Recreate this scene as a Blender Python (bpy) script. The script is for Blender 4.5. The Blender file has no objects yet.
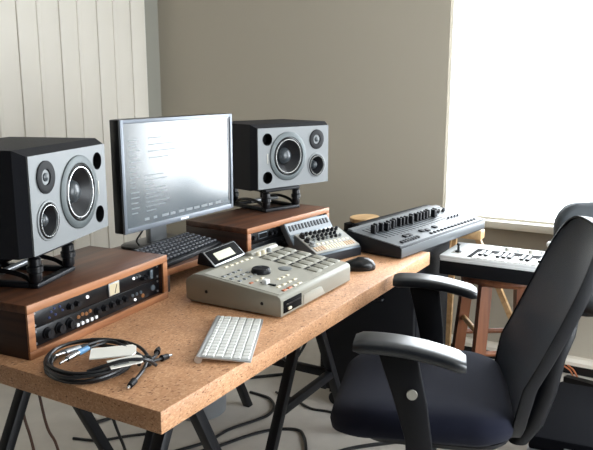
import bpy, bmesh, math, random
from mathutils import Vector, Matrix
random.seed(7)
C = bpy.context.scene.collection
PI = math.pi

# ------------------------------------------------------------------ materials
def lin(c):
    return tuple((x/12.92 if x <= .04045 else ((x+.055)/1.055)**2.4) for x in c)
def rgb(r, g, b):
    return lin((r/255, g/255, b/255)) + (1,)
MATS = {}
def mat(name, col, rough=.5, metal=0., spec=.5, bump=0., bscale=80., var=0., vscale=12., coat=0., sheen=0.):
    if name in MATS: return MATS[name]
    m = bpy.data.materials.new(name); m.use_nodes = True
    nt = m.node_tree; b = nt.nodes['Principled BSDF']
    b.inputs['Base Color'].default_value = col
    b.inputs['Roughness'].default_value = rough
    b.inputs['Metallic'].default_value = metal
    b.inputs['Specular IOR Level'].default_value = spec
    b.inputs['Coat Weight'].default_value = coat
    b.inputs['Sheen Weight'].default_value = sheen
    tc = nt.nodes.new('ShaderNodeTexCoord')
    if var > 0:
        n = nt.nodes.new('ShaderNodeTexNoise'); n.inputs['Scale'].default_value = vscale; n.inputs['Detail'].default_value = 6
        nt.links.new(tc.outputs['Object'], n.inputs['Vector'])
        mx = nt.nodes.new('ShaderNodeMix'); mx.data_type = 'RGBA'
        mx.inputs[6].default_value = tuple(x*(1-var) for x in col[:3])+(1,)
        mx.inputs[7].default_value = tuple(min(1, x*(1+var)) for x in col[:3])+(1,)
        nt.links.new(n.outputs['Fac'], mx.inputs[0]); nt.links.new(mx.outputs[2], b.inputs['Base Color'])
    if bump > 0:
        n2 = nt.nodes.new('ShaderNodeTexNoise'); n2.inputs['Scale'].default_value = bscale; n2.inputs['Detail'].default_value = 3
        nt.links.new(tc.outputs['Object'], n2.inputs['Vector'])
        bp = nt.nodes.new('ShaderNodeBump'); bp.inputs['Strength'].default_value = bump; bp.inputs['Distance'].default_value = .002
        nt.links.new(n2.outputs['Fac'], bp.inputs['Height']); nt.links.new(bp.outputs['Normal'], b.inputs['Normal'])
    MATS[name] = m
    return m
def ramp(nt, stops):
    r = nt.nodes.new('ShaderNodeValToRGB'); e = r.color_ramp.elements
    e[0].position, e[0].color = stops[0]; e[1].position, e[1].color = stops[-1]
    for p, c in stops[1:-1]:
        x = e.new(p); x.color = c
    return r
def wood(name, dark, light, axis=0, scale=9., rough=.45):
    m = bpy.data.materials.new(name); m.use_nodes = True; nt = m.node_tree; b = nt.nodes['Principled BSDF']
    tc = nt.nodes.new('ShaderNodeTexCoord'); mp = nt.nodes.new('ShaderNodeMapping')
    s = [scale*2.2]*3; s[axis] = scale*.14; mp.inputs['Scale'].default_value = s
    nt.links.new(tc.outputs['Object'], mp.inputs['Vector'])
    n = nt.nodes.new('ShaderNodeTexNoise'); n.inputs['Scale'].default_value = 1.6; n.inputs['Detail'].default_value = 8; n.inputs['Roughness'].default_value = .62; n.inputs['Distortion'].default_value = .6
    nt.links.new(mp.outputs['Vector'], n.inputs['Vector'])
    r = ramp(nt, [(.3, dark), (.5, tuple((a+c)/2 for a, c in zip(dark, light))), (.72, light)])
    nt.links.new(n.outputs['Fac'], r.inputs['Fac']); nt.links.new(r.outputs['Color'], b.inputs['Base Color'])
    b.inputs['Roughness'].default_value = rough
    bp = nt.nodes.new('ShaderNodeBump'); bp.inputs['Strength'].default_value = .12; bp.inputs['Distance'].default_value = .001
    nt.links.new(n.outputs['Fac'], bp.inputs['Height']); nt.links.new(bp.outputs['Normal'], b.inputs['Normal'])
    return m
def chipboard():
    m = bpy.data.materials.new('chipboard'); m.use_nodes = True; nt = m.node_tree; b = nt.nodes['Principled BSDF']
    tc = nt.nodes.new('ShaderNodeTexCoord')
    v = nt.nodes.new('ShaderNodeTexVoronoi'); v.inputs['Scale'].default_value = 240
    mp = nt.nodes.new('ShaderNodeMapping'); mp.inputs['Scale'].default_value = (.8, 1.1, 1.6); mp.inputs['Rotation'].default_value = (.3, .2, .5)
    nt.links.new(tc.outputs['Object'], mp.inputs['Vector']); nt.links.new(mp.outputs['Vector'], v.inputs['Vector'])
    sp = nt.nodes.new('ShaderNodeSeparateColor'); nt.links.new(v.outputs['Color'], sp.inputs['Color'])
    r = ramp(nt, [(0., rgb(120, 78, 50)), (.03, rgb(166, 120, 86)), (.09, rgb(190, 143, 104)), (.6, rgb(200, 153, 113)), (1., rgb(216, 175, 138))])
    nt.links.new(sp.outputs[0], r.inputs['Fac'])
    n = nt.nodes.new('ShaderNodeTexNoise'); n.inputs['Scale'].default_value = 7; n.inputs['Detail'].default_value = 8
    nt.links.new(tc.outputs['Object'], n.inputs['Vector'])
    r2 = ramp(nt, [(.3, (.80, .74, .70, 1)), (.7, (1.05, 1.0, .97, 1))])
    nt.links.new(n.outputs['Fac'], r2.inputs['Fac'])
    mx = nt.nodes.new('ShaderNodeMix'); mx.data_type = 'RGBA'; mx.blend_type = 'MULTIPLY'; mx.inputs[0].default_value = 1
    nt.links.new(r.outputs['Color'], mx.inputs[6]); nt.links.new(r2.outputs['Color'], mx.inputs[7])
    nt.links.new(mx.outputs[2], b.inputs['Base Color'])
    b.inputs['Roughness'].default_value = .5
    bp = nt.nodes.new('ShaderNodeBump'); bp.inputs['Strength'].default_value = .15; bp.inputs['Distance'].default_value = .001
    nt.links.new(sp.outputs[1], bp.inputs['Height']); nt.links.new(bp.outputs['Normal'], b.inputs['Normal'])
    return m
def emit(name, col, s):
    m = bpy.data.materials.new(name); m.use_nodes = True; b = m.node_tree.nodes['Principled BSDF']
    b.inputs['Base Color'].default_value = (.02, .02, .02, 1); b.inputs['Emission Color'].default_value = col; b.inputs['Emission Strength'].default_value = s
    b.inputs['Roughness'].default_value = .3
    return m
def glass():
    m = bpy.data.materials.new('window_glass'); m.use_nodes = True; nt = m.node_tree
    nt.nodes.clear(); o = nt.nodes.new('ShaderNodeOutputMaterial'); t = nt.nodes.new('ShaderNodeBsdfTransparent'); g = nt.nodes.new('ShaderNodeBsdfGlossy')
    g.inputs['Roughness'].default_value = .02; f = nt.nodes.new('ShaderNodeFresnel'); f.inputs['IOR'].default_value = 1.25; mx = nt.nodes.new('ShaderNodeMixShader')
    nt.links.new(f.outputs[0], mx.inputs[0]); nt.links.new(t.outputs[0], mx.inputs[1]); nt.links.new(g.outputs[0], mx.inputs[2]); nt.links.new(mx.outputs[0], o.inputs[0])
    return m
def meshcloth():
    m = bpy.data.materials.new('chair_mesh_fabric'); m.use_nodes = True; nt = m.node_tree; b = nt.nodes['Principled BSDF']
    b.inputs['Base Color'].default_value = rgb(24, 33, 46); b.inputs['Specular IOR Level'].default_value = .35; b.inputs['Roughness'].default_value = .42
    b.inputs['Sheen Weight'].default_value = .05; b.inputs['Sheen Roughness'].default_value = .5
    tc = nt.nodes.new('ShaderNodeTexCoord')
    w1 = nt.nodes.new('ShaderNodeTexWave'); w1.inputs['Scale'].default_value = 75; w1.bands_direction = 'X'
    w2 = nt.nodes.new('ShaderNodeTexWave'); w2.inputs['Scale'].default_value = 75; w2.bands_direction = 'Z'
    for w in (w1, w2): nt.links.new(tc.outputs['Object'], w.inputs['Vector'])
    mu = nt.nodes.new('ShaderNodeMath'); mu.operation = 'MULTIPLY'
    nt.links.new(w1.outputs['Fac'], mu.inputs[0]); nt.links.new(w2.outputs['Fac'], mu.inputs[1])
    bp = nt.nodes.new('ShaderNodeBump'); bp.inputs['Strength'].default_value = .3; bp.inputs['Distance'].default_value = .001
    nt.links.new(mu.outputs[0], bp.inputs['Height']); nt.links.new(bp.outputs['Normal'], b.inputs['Normal'])
    ma = nt.nodes.new('ShaderNodeMath'); ma.operation = 'MULTIPLY_ADD'; ma.inputs[1].default_value = -.12; ma.inputs[2].default_value = .99
    nt.links.new(mu.outputs[0], ma.inputs[0]); nt.links.new(ma.outputs[0], b.inputs['Alpha'])
    return m
def carpet():
    m = mat('carpet', rgb(192, 186, 177), .95, spec=.1, bump=.6, bscale=260, var=.16, vscale=9)
    return m

M_CHIP = chipboard()
M_WAL = wood('walnut_along', rgb(50, 29, 19), rgb(110, 69, 46), 0, 8)
M_WALF = wood('walnut_edge', rgb(118, 72, 44), rgb(184, 126, 84), 0, 8)
M_WALD = wood('walnut_end_shade', rgb(34, 20, 15), rgb(70, 44, 32), 1, 8)  # darker walnut copy, shade of the end faces put into the colour
M_STOOL = wood('stool_wood', rgb(84, 48, 31), rgb(132, 82, 53), 2, 8, .4)
M_PALE = wood('pale_wood', rgb(178, 138, 92), rgb(222, 186, 138), 0, 8)
M_WALL = mat('grey_wall_paint', rgb(174, 166, 151), .85, spec=.2, bump=.1, bscale=200)
M_WALLG = mat('side_wall_paint', rgb(150, 148, 138), .85, spec=.2, bump=.1, bscale=200)
M_CREAM = mat('cream_boards', rgb(226, 220, 209), .6, spec=.3, var=.03, vscale=3)
M_WHITE = mat('white_trim', rgb(238, 232, 218), .5)
M_WALLB = mat('back_wall_bounce_dark', rgb(50, 48, 46), .9, spec=.1)  # dark tone chosen to cut bounce light, not a known wall colour
M_CEIL = mat('ceiling_paint', rgb(205, 202, 196), .9, spec=.1)
M_CARP = carpet()
M_BLK = mat('black_plastic', rgb(15, 16, 20), .5, spec=.25, bump=.15, bscale=500)
M_BLKS = mat('black_satin', rgb(12, 13, 16), .3, spec=.4)
M_BLKM = mat('black_metal', rgb(15, 16, 20), .45, spec=.3)
M_CAB = mat('speaker_black', rgb(22, 23, 28), .6, spec=.25, bump=.25, bscale=600)
M_SILV = mat('silver_baffle', rgb(108, 111, 112), .5, metal=.15, bump=.05, bscale=400)
M_FLNG = mat('driver_flange', rgb(72, 79, 80), .5, metal=.2)
M_RING = mat('bright_ring', rgb(205, 207, 206), .25, metal=.7)
M_CONE = mat('driver_cone', rgb(17, 18, 21), .42, spec=.35)
M_TWT = mat('tweeter_black', rgb(15, 16, 19), .6, spec=.2)
M_CAP = mat('dust_cap', rgb(48, 54, 58), .33)
M_HOLE = mat('port_black', rgb(8, 8, 9), .8, spec=.1)
M_CHROME = mat('chrome', rgb(200, 203, 205), .18, metal=1.)
M_STEEL = mat('brushed_steel', rgb(165, 168, 170), .35, metal=.8)
M_MPC = mat('warm_grey_plastic', rgb(142, 140, 128), .5, bump=.1, bscale=500)
M_MPCL = mat('light_grey_plastic', rgb(164, 161, 150), .45)
M_MPCD = mat('dark_grey_pads', rgb(112, 112, 106), .7)
M_GREY = mat('grey_buttons', rgb(120, 124, 124), .5)
M_ORANGE = mat('orange_buttons', rgb(176, 96, 52), .5)
M_TAN = mat('tan_buttons', rgb(196, 168, 138), .5)
M_CREAMB = mat('cream_buttons', rgb(226, 216, 190), .5)
M_LCD = emit('lcd_lit', rgb(236, 238, 190), .75)
M_VU = emit('vu_lit', rgb(246, 232, 196), .9)
M_LEDW = emit('led_white', (1, 1, 1, 1), 1.6)
M_LEDB = emit('led_blue', rgb(80, 110, 190), .28)
M_LEDO = emit('led_orange', rgb(210, 140, 80), .4)
M_KEYW = mat('white_keycap', rgb(222, 222, 217), .4)
M_ALU = mat('aluminium', rgb(198, 200, 200), .35, metal=.7)
M_KEYB = mat('charcoal_keycap', rgb(58, 60, 66), .45)
M_MIX = mat('mixer_grey', rgb(98, 102, 105), .4, metal=.3)
M_MIXD = mat('mixer_side', rgb(24, 26, 31), .5, spec=.3)
M_STRIP = mat('pale_strip', rgb(120, 126, 130), .5)
M_DRUM = mat('drum_machine_grey', rgb(158, 158, 152), .45, metal=.2)
M_BLUEG = mat('blue_grey_panel', rgb(94, 104, 112), .4, metal=.3)
M_WPLAS = mat('white_plastic', rgb(232, 234, 234), .4)
M_CABLE = mat('cable_rubber', rgb(16, 17, 20), .4)
M_BROWN = mat('brown_cable', rgb(70, 44, 32), .5)
M_COPPER = mat('copper_cable', rgb(186, 112, 74), .4)
M_BLUE = mat('blue_sleeve', rgb(92, 138, 178), .4)
M_CASE = mat('case_black', rgb(9, 10, 15), .85, spec=.08)
M_PAPER = mat('paper_tag', rgb(236, 233, 224), .8)
M_SEAT = mat('seat_fabric', rgb(22, 24, 37), .9, spec=.1, bump=.5, bscale=900, sheen=.05)
M_PAD = mat('armrest_pad', rgb(26, 29, 33), .33, spec=.6)
M_MESH = meshcloth()
M_BACK2 = mat('dark_fabric', rgb(44, 49, 53), .7, bump=.3, bscale=600)
M_BIN = mat('grey_bin', rgb(120, 122, 124), .5)
M_GLASS = glass()
M_BEZ = mat('silver_bezel', rgb(104, 110, 118), .4, metal=.3)
M_BEIGE = mat('baseboard_white', rgb(222, 214, 200), .5)

# ------------------------------------------------------------------ mesh helpers
class MB:
    def __init__(s): s.bm = bmesh.new()
    def _merge(s, t, M=None):
        if M is not None: bmesh.ops.transform(t, matrix=M, verts=t.verts)
        me = bpy.data.meshes.new('tmp'); t.to_mesh(me); t.free(); s.bm.from_mesh(me); bpy.data.meshes.remove(me)
        return s
    def box(s, a, b, bev=0., seg=2, M=None):
        t = bmesh.new(); bmesh.ops.create_cube(t, size=1)
        a = Vector(a); b = Vector(b)
        bmesh.ops.transform(t, matrix=Matrix.Translation((a+b)/2) @ Matrix.Diagonal((*(b-a), 1)), verts=t.verts)
        if bev: bmesh.ops.bevel(t, geom=t.edges[:], offset=bev, segments=seg, affect='EDGES', profile=.5)
        return s._merge(t, M)
    def prism(s, pts, h0, h1, axis='z', bev=0., M=None, seg=2):
        # polygon in the two other axes, extruded along axis
        t = bmesh.new()
        def p3(p, h):
            return {'z': (p[0], p[1], h), 'x': (h, p[0], p[1]), 'y': (p[0], h, p[1])}[axis]
        lo = [t.verts.new(p3(p, h0)) for p in pts]; hi = [t.verts.new(p3(p, h1)) for p in pts]
        t.faces.new(lo); t.faces.new(hi)
        n = len(pts)
        for i in range(n): t.faces.new((lo[i], lo[(i+1) % n], hi[(i+1) % n], hi[i]))
        bmesh.ops.recalc_face_normals(t, faces=t.faces)
        if bev: bmesh.ops.bevel(t, geom=t.edges[:], offset=bev, segments=seg, affect='EDGES', profile=.5)
        return s._merge(t, M)
    def lathe(s, prof, seg=32, M=None, cap=True):
        t = bmesh.new(); rings = []
        for r, z in prof:
            if r < 1e-6: rings.append([t.verts.new((0, 0, z))])
            else: rings.append([t.verts.new((r*math.cos(2*PI*k/seg), r*math.sin(2*PI*k/seg), z)) for k in range(seg)])
        for A, B in zip(rings, rings[1:]):
            for k in range(seg):
                k2 = (k+1) % seg
                if len(A) == 1 and len(B) == 1: continue
                if len(A) == 1: t.faces.new((A[0], B[k2], B[k]))
                elif len(B) == 1: t.faces.new((A[k], A[k2], B[0]))
                else: t.faces.new((A[k], A[k2], B[k2], B[k]))
        if cap:
            for R in (rings[0], rings[-1]):
                if len(R) > 1: t.faces.new(R)
        bmesh.ops.recalc_face_normals(t, faces=t.faces)
        return s._merge(t, M)
    def cyl(s, p0, p1, r0, r1=None, seg=16, M=None, bev=0):
        p0 = Vector(p0); p1 = Vector(p1); d = p1-p0; L = d.length
        r1 = r0 if r1 is None else r1
        T = Matrix.Translation(p0) @ d.to_track_quat('Z', 'Y').to_matrix().to_4x4()
        if M is not None: T = M @ T
        pr = [(r0, 0), (r1, L)] if not bev else [(r0-bev, 0), (r0, bev), (r1, L-bev), (r1-bev, L)]
        return s.lathe(pr, seg, T)
    def tube(s, pts, r, seg=8, M=None, smooth=6, closed=False):
        pts = [Vector(p) for p in pts]
        if smooth and len(pts) > 2:
            q = []; n = len(pts)
            rng = range(n) if closed else range(n-1)
            for i in rng:
                p1, p2 = pts[i], pts[(i+1) % n]
                p0 = pts[i-1] if (i > 0 or closed) else p1*2-p2
                p3 = pts[(i+2) % n] if (i+2 < n or closed) else p2*2-p1
                for k in range(smooth):
                    u = k/smooth
                    q.append(.5*((2*p1)+(-p0+p2)*u+(2*p0-5*p1+4*p2-p3)*u*u+(-p0+3*p1-3*p2+p3)*u**3))
            if not closed: q.append(pts[-1])
            pts = q
        t = bmesh.new(); rings = []; N = len(pts); nrm = None
        for i, p in enumerate(pts):
            if closed: d = pts[(i+1) % N]-pts[i-1]
            else: d = pts[min(i+1, N-1)]-pts[max(i-1, 0)]
            d.normalize()
            if nrm is None: nrm = d.orthogonal().normalized()
            nrm = (nrm-d*nrm.dot(d)).normalized(); bi = d.cross(nrm)
            rr = r(i/(N-1)) if callable(r) else r
            rings.append([t.verts.new(p+(nrm*math.cos(2*PI*k/seg)+bi*math.sin(2*PI*k/seg))*rr) for k in range(seg)])
        pr = list(zip(rings, rings[1:])) + ([(rings[-1], rings[0])] if closed else [])
        for A, B in pr:
            for k in range(seg): t.faces.new((A[k], A[(k+1) % seg], B[(k+1) % seg], B[k]))
        if not closed: t.faces.new(rings[0]); t.faces.new(rings[-1])
        bmesh.ops.recalc_face_normals(t, faces=t.faces)
        return s._merge(t, M)
    def loft(s, rings, M=None):
        t = bmesh.new(); R = [[t.verts.new(p) for p in r] for r in rings]
        for A, B in zip(R, R[1:]):
            n = len(A)
            for k in range(n): t.faces.new((A[k], A[(k+1) % n], B[(k+1) % n], B[k]))
        t.faces.new(R[0]); t.faces.new(R[-1])
        bmesh.ops.recalc_face_normals(t, faces=t.faces)
        return s._merge(t, M)
def rrect(w, d, r, n=6, x=0, y=0):
    out = []
    for cx, cy, a in ((w/2-r, d/2-r, 0), (-w/2+r, d/2-r, 90), (-w/2+r, -d/2+r, 180), (w/2-r, -d/2+r, 270)):
        for k in range(n+1):
            t = math.radians(a+90*k/n); out.append((x+cx+r*math.cos(t), y+cy+r*math.sin(t)))
    return out
def T(x, y, z, rz=0, rx=0, ry=0):
    return Matrix.Translation((x, y, z)) @ Matrix.Rotation(rz, 4, 'Z') @ Matrix.Rotation(ry, 4, 'Y') @ Matrix.Rotation(rx, 4, 'X')
def obj(name, mb, m, parent=None, label=None, ang=35):
    me = bpy.data.meshes.new(name); mb.bm.to_mesh(me); mb.bm.free()
    me.materials.append(m)
    for p in me.polygons: p.use_smooth = True
    me.set_sharp_from_angle(angle=math.radians(ang))
    o = bpy.data.objects.new(name, me); C.objects.link(o)
    if parent: o.parent = parent
    if label: o['label'] = label
    return o
def thing(name, label, cat, loc, rz=0, group=None):
    o = bpy.data.objects.new(name, None); C.objects.link(o); o.empty_display_size = .05
    o.location = loc; o.rotation_euler = (0, 0, rz)
    return tag(o, label, cat, group)
def tag(o, label, cat, group=None):
    o['label'] = label; o['category'] = cat
    if group: o['group'] = group
    return o
def struct(name, mb, m, parent=None):
    o = obj(name, mb, m, parent)
    if not parent: o['kind'] = 'structure'
    return o
def copy_tree(o, parent=None):
    c = o.copy(); C.objects.link(c)
    if parent: c.parent = parent
    for ch in list(o.children): copy_tree(ch, c)
    return c
def box(*a, **k): return MB().box(*a, **k)
def cyl(*a, **k): return MB().cyl(*a, **k)
def lathe(*a, **k): return MB().lathe(*a, **k)

# ------------------------------------------------------------------ the room
XF, YL, YR, XB, HC = 3.40, 2.95, -1.75, -.55, 2.6
struct('floor', box((XB, YR, -.1), (XF+.2, YL+.2, 0)), M_CARP)
struct('ceiling', box((XB, YR, HC), (XF+.2, YL+.2, HC+.1)), M_CEIL)
WY0, WY1, WZ0, WZ1 = -.34, 1.115, .70, 2.25          # the window in the far wall
def walled(name, plane, t0, t1, h0, h1, hole, m):
    # wall as four slabs round an opening; plane 'x' = wall facing along x
    mb = MB(); a0, a1, z0, z1 = hole
    def put(u0, u1, v0, v1):
        if plane == 'x': mb.box((t0, u0, v0), (t1, u1, v1))
        else: mb.box((u0, t0, v0), (u1, t1, v1))
    put(h0, a0, 0, HC); put(a1, h1, 0, HC); put(a0, a1, 0, z0); put(a0, a1, z1, HC)
    return struct(name, mb, m)
walled('wall_far', 'x', XF, XF+.2, YR, YL+.2, (WY0, WY1, WZ0, WZ1), M_WALL)
struct('wall_left', box((XB, YL, 0), (XF, YL+.2, HC)), M_WALLG)
SX0, SX1, SZ0, SZ1 = .9, 3.1, .30, 2.40             # the window in the right-hand wall, out of the frame
walled('wall_right', 'y', YR-.2, YR, XB, XF+.2, (SX0, SX1, SZ0, SZ1), M_WALL)
struct('wall_back', box((XB-.2, YR-.2, 0), (XB, YL+.2, HC)), M_WALLB)  # unseen wall, set close and dark so faces towards it stay dim
# far window: frame, glass, sill
w = bpy.data.objects.new('window_1', None); C.objects.link(w); w['kind'] = 'structure'; w.location = (XF, 0, 0)
mb = MB()
for a, b in (((.012, WY0, WZ0), (.06, WY0+.03, WZ1)), ((.012, WY1-.012, WZ0), (.06, WY1, WZ1)), ((.012, WY0, WZ0), (.06, WY1, WZ0+.012)), ((.012, WY0, WZ1-.04), (.06, WY1, WZ1))):
    mb.box(a, b)
struct('window_frame', mb, M_WHITE, w)
struct('window_pane', box((.03, WY0+.01, WZ0+.008), (.036, WY1-.008, WZ1-.02)), M_GLASS, w)
mb = MB(); mb.box((-.045, WY0-.06, WZ0-.035), (.012, WY1+.0, WZ0+.002), .006)
struct('window_sill', mb, M_WHITE, w)
w = bpy.data.objects.new('window_2', None); C.objects.link(w); w['kind'] = 'structure'; w.location = (0, YR, 0)
mb = MB()
for x in (SX0, (SX0+SX1)/2-.03, SX1-.06): mb.box((x, -.15, SZ0), (x+.06, -.09, SZ1))
for z in (SZ0, SZ1-.06): mb.box((SX0, -.15, z), (SX1, -.09, z+.06))
struct('window_frame', mb, M_WHITE, w)
struct('window_pane', box((SX0+.03, -.125, SZ0+.03), (SX1-.03, -.119, SZ1-.03)), M_GLASS, w)
# boarded cupboard doors along the left wall
mb = MB()
g = [3.264, 3.138]; x = 3.138
k = 0
while x > XB+.3:
    x -= .128 if k % 2 else .134; g.append(x); k += 1
for i, (b, a) in enumerate(zip(g, g[1:])):
    mb.box((a+.003, YL-.022, .02), (b-.003, YL-.002, 2.45), .004)
    if i % 2 == 1: mb.box((a-.012, YL-.030, .02), (a+.012, YL-.002, 2.45), .004)
mb.box((g[-1], YL-.010, .02), (g[0], YL-.002, 2.45))
struct('door_1', mb, M_CREAM)
struct('trim_1', box((g[-1]-.02, YL-.025, 2.45), (g[0]+.02, YL, 2.53), .004), M_CREAM)
# skirting heater along the far wall, with its dark slot
mb = MB(); mb.prism([(XF, .075), (XF-.035, .075), (XF-.05, .062), (XF-.05, .045), (XF-.03, .045), (XF-.03, .012), (XF, .012)], YR+.02, YL-.03, 'y')
# prism 'y' uses (x,z) pairs
bb = struct('baseboard_far', mb, M_BEIGE)
struct('heater_slot', box((XF-.046, YR+.02, .003), (XF-.03, YL-.03, .043)), M_BLKS, bb)
struct('baseboard_left', box((XB+.02, YL-.018, 0), (XB+.30, YL, .09), .003), M_BEIGE)

# ------------------------------------------------------------------ desk and trestles
DX0, DX1, DY0, DY1, DZ = .932, 2.432, .838, 1.74, .74
t = obj('desk_top', box((0, 0, -.048), (DX1-DX0, DY1-DY0, 0), .003), M_CHIP)
t.location = (DX0, DY0, DZ)
tag(t, 'thick bare chipboard desktop carrying the speakers, monitor and sampler', 'desk')
def trestle(x, label, ya=1.02, yb=1.50, zb=.20):
    r = thing('trestle', label, 'trestle', (x, 0, 0), 0, 'trestles under the desktop')
    zt = DZ-.049
    obj('top_bar', box((-.03, ya-.04, zt-.045), (.03, yb+.04, zt), .004), M_BLKM, r)
    k = .50
    for y in (ya, yb):
        for s in (-1, 1):
            x0 = s*.012; x1 = s*(.012+k*(zt-.04))
            mb = MB(); mb.prism([(x0-.016, zt-.04), (x0+.016, zt-.04), (x1+.016, 0), (x1-.016, 0)], y-.016, y+.016, 'y', .003)
            obj('leg', mb, M_BLKM, r)
        zc = zb; xx = .012+k*(zt-.04-zc)
        obj('cross_bar', box((-xx, y-.012, zc-.015), (xx, y+.012, zc+.015), .003), M_BLKM, r)
    zc = zb+.015; xx = .012+k*(zt-.04-zc)
    for s in (1,):
        obj('side_rail', box((s*xx-.012, ya+.018, zc-.03), (s*xx+.012, yb-.018, zc), .003), M_BLKM, r)
    return r
trestle(1.20, 'black metal trestle under the near corner of the chipboard desktop')
trestle(1.97, 'black metal trestle under the middle of the desktop, beside the tall black cabinet', 1.10, 1.58, .31)

# ------------------------------------------------------------------ rack cases and rack units
RW, RD, RH = .528, .285, .128
def rack_case(loc, rz, label):
    r = thing('rack_case', label, 'rack', loc, rz, 'wooden rack cases under the speakers')
    obj('top_panel', box((0, .006, RH-.02), (RW, RD, RH), .0015), M_WAL, r)
    obj('bottom_panel', box((.021, .006, 0), (RW-.021, RD, .019), .0015), M_WAL, r)
    for x in (0, RW-.02): obj('side_panel', box((x, .006, 0), (x+.02, RD, RH-.0205), .0015), M_WALD, r)
    mb = MB(); mb.box((0, 0, RH-.02), (RW, .006, RH), .001); mb.box((0, 0, 0), (RW, .006, .019), .001)
    mb.box((0, 0, .0195), (.02, .006, RH-.0205), .001); mb.box((RW-.02, 0, .0195), (RW, .006, RH-.0205), .001)
    obj('front_edging', mb, M_WALF, r, 'lighter walnut edging round the front')
    obj('back_panel', box((.021, RD-.008, .02), (RW-.021, RD-.001, RH-.021)), M_WALD, r)
    return r
LR, RR = (.978, 1.257, DZ), (1.928, 1.312, DZ)
LA, RA = math.radians(5.2), math.radians(-4.2)
rack_case(LR, LA, 'walnut rack case at the near left end of the desk, holding two black units')
rack_case(RR, RA, 'walnut rack case under the farther speaker, behind the drum machine')
UX0, UX1, UH = .0225, RW-.0225, .0425
def unit(base, rz, zoff, label, cat='rack unit'):
    M = Matrix.Translation(base) @ Matrix.Rotation(rz, 4, 'Z')
    p = M @ Vector((UX0, .014, zoff))
    r = thing('rack_unit', label, cat, p, rz, 'rack units in the walnut cases')
    W = UX1-UX0
    obj('faceplate', box((0, 0, 0), (W, .004, UH), .001), M_BLKS, r)
    obj('chassis', box((.018, .004, .002), (W-.018, .2, UH-.002)), M_BLK, r)
    for x in (.010, W-.010):
        for z in (.007, UH-.007):
            obj('screw', cyl((x, 0, z), (x, -.002, z), .003, seg=10), M_STEEL, r)
    return r, W
def knob(r, x, z, rad=.007, dep=.012, m=None, y=0, name='knob'):
    mb = MB(); mb.cyl((x, y, z), (x, y-dep*.35, z), rad*1.25, rad*1.15, 16); mb.cyl((x, y-dep*.35, z), (x, y-dep, z), rad, rad*.85, 16)
    mb.box((x-.0008, y-dep-.0006, z), (x+.0008, y-dep+.001, z+rad*.8))
    return obj(name, mb, m or M_BLK, r)
def dot(r, name, x, z, rad, m, dep=.003, y=0):
    return obj(name, cyl((x, y, z), (x, y-dep, z), rad, rad*.8, 12), m, r)
r, W = unit(LR, LA, .0205+UH+.001, 'upper black rack unit in the near walnut case with a lit cream meter')
mb = MB(); mb.box((.262, -.004, .004), (.304, 0, .039), .001)
f = obj('meter_bezel', mb, M_STEEL, r)
obj('meter_face', box((.265, -.0055, .007), (.301, -.004, .036)), M_VU, f, 'lit cream meter face')
obj('meter_needle', MB().prism([(.282, .010), (.284, .010), (.292, .031), (.2905, .0315)], -.0062, -.0055, 'y'), M_BLK, f)
for x, z in ((.055, .012), (.072, .030), (.075, .014), (.09, .029), (.062, .024), (.098, .018)): dot(r, 'indicator_light', x, z, .003, M_LEDB)
dot(r, 'power_light', .185, .026, .0045, M_LEDW)
for x in (.368, .381, .394): dot(r, 'button', x, .027, .004, M_LEDW if x < .37 else M_STEEL)
for x in (.405, .42): knob(r, x, .018, .006)
obj('toggle', box((.436, -.006, .008), (.448, 0, .034), .001), M_BLUEG, r)
for x in (.12, .145): knob(r, x, .02, .007)
r, W = unit(LR, LA, .0205, 'lower black rack unit in the near walnut case with a row of knobs')
for x in (.045, .083, .118): knob(r, x, .021, .012, .014)
for k in range(5): obj('push_button', box((.138+k*.0165, -.006, .006), (.147+k*.0165, 0, .014), .001), M_WPLAS, r)
for k in range(4): dot(r, 'indicator_light', .150+k*.014, .028+.003*(k % 2), .005, M_LEDO)
for x in (.215, .243, .272, .30, .325): knob(r, x, .024, .008)
for x in (.36, .378, .396): dot(r, 'button', x, .024, .005, M_BLUEG)
dot(r, 'indicator_light', .37, .010, .004, M_LEDW); dot(r, 'indicator_light', .405, .012, .006, M_LEDO); dot(r, 'jack_socket', .452, .022, .009, M_BLUEG)
r, W = unit(RR, RA, .0205+UH+.001, 'upper black rack unit in the far walnut case with a small display')
obj('display', box((.055, -.002, .012), (.105, 0, .034), .001), M_BLUEG, r)
obj('display_glass', box((.058, -.003, .015), (.102, -.002, .031)), M_HOLE, r)
for x in (.025, .125, .15): knob(r, x, .022, .008)
for k in range(9): obj('button', box((.19+k*.028, -.003, .014), (.208+k*.028, 0, .028), .001), M_KEYB, r)
r, W = unit(RR, RA, .0205, 'lower rack unit with a pale strip in the far walnut case')
obj('strip', box((.03, -.002, .016), (.16, 0, .028), .001), M_BLUEG, r)
for x in (.19, .22, .25, .28, .31): knob(r, x, .021, .008)

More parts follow.
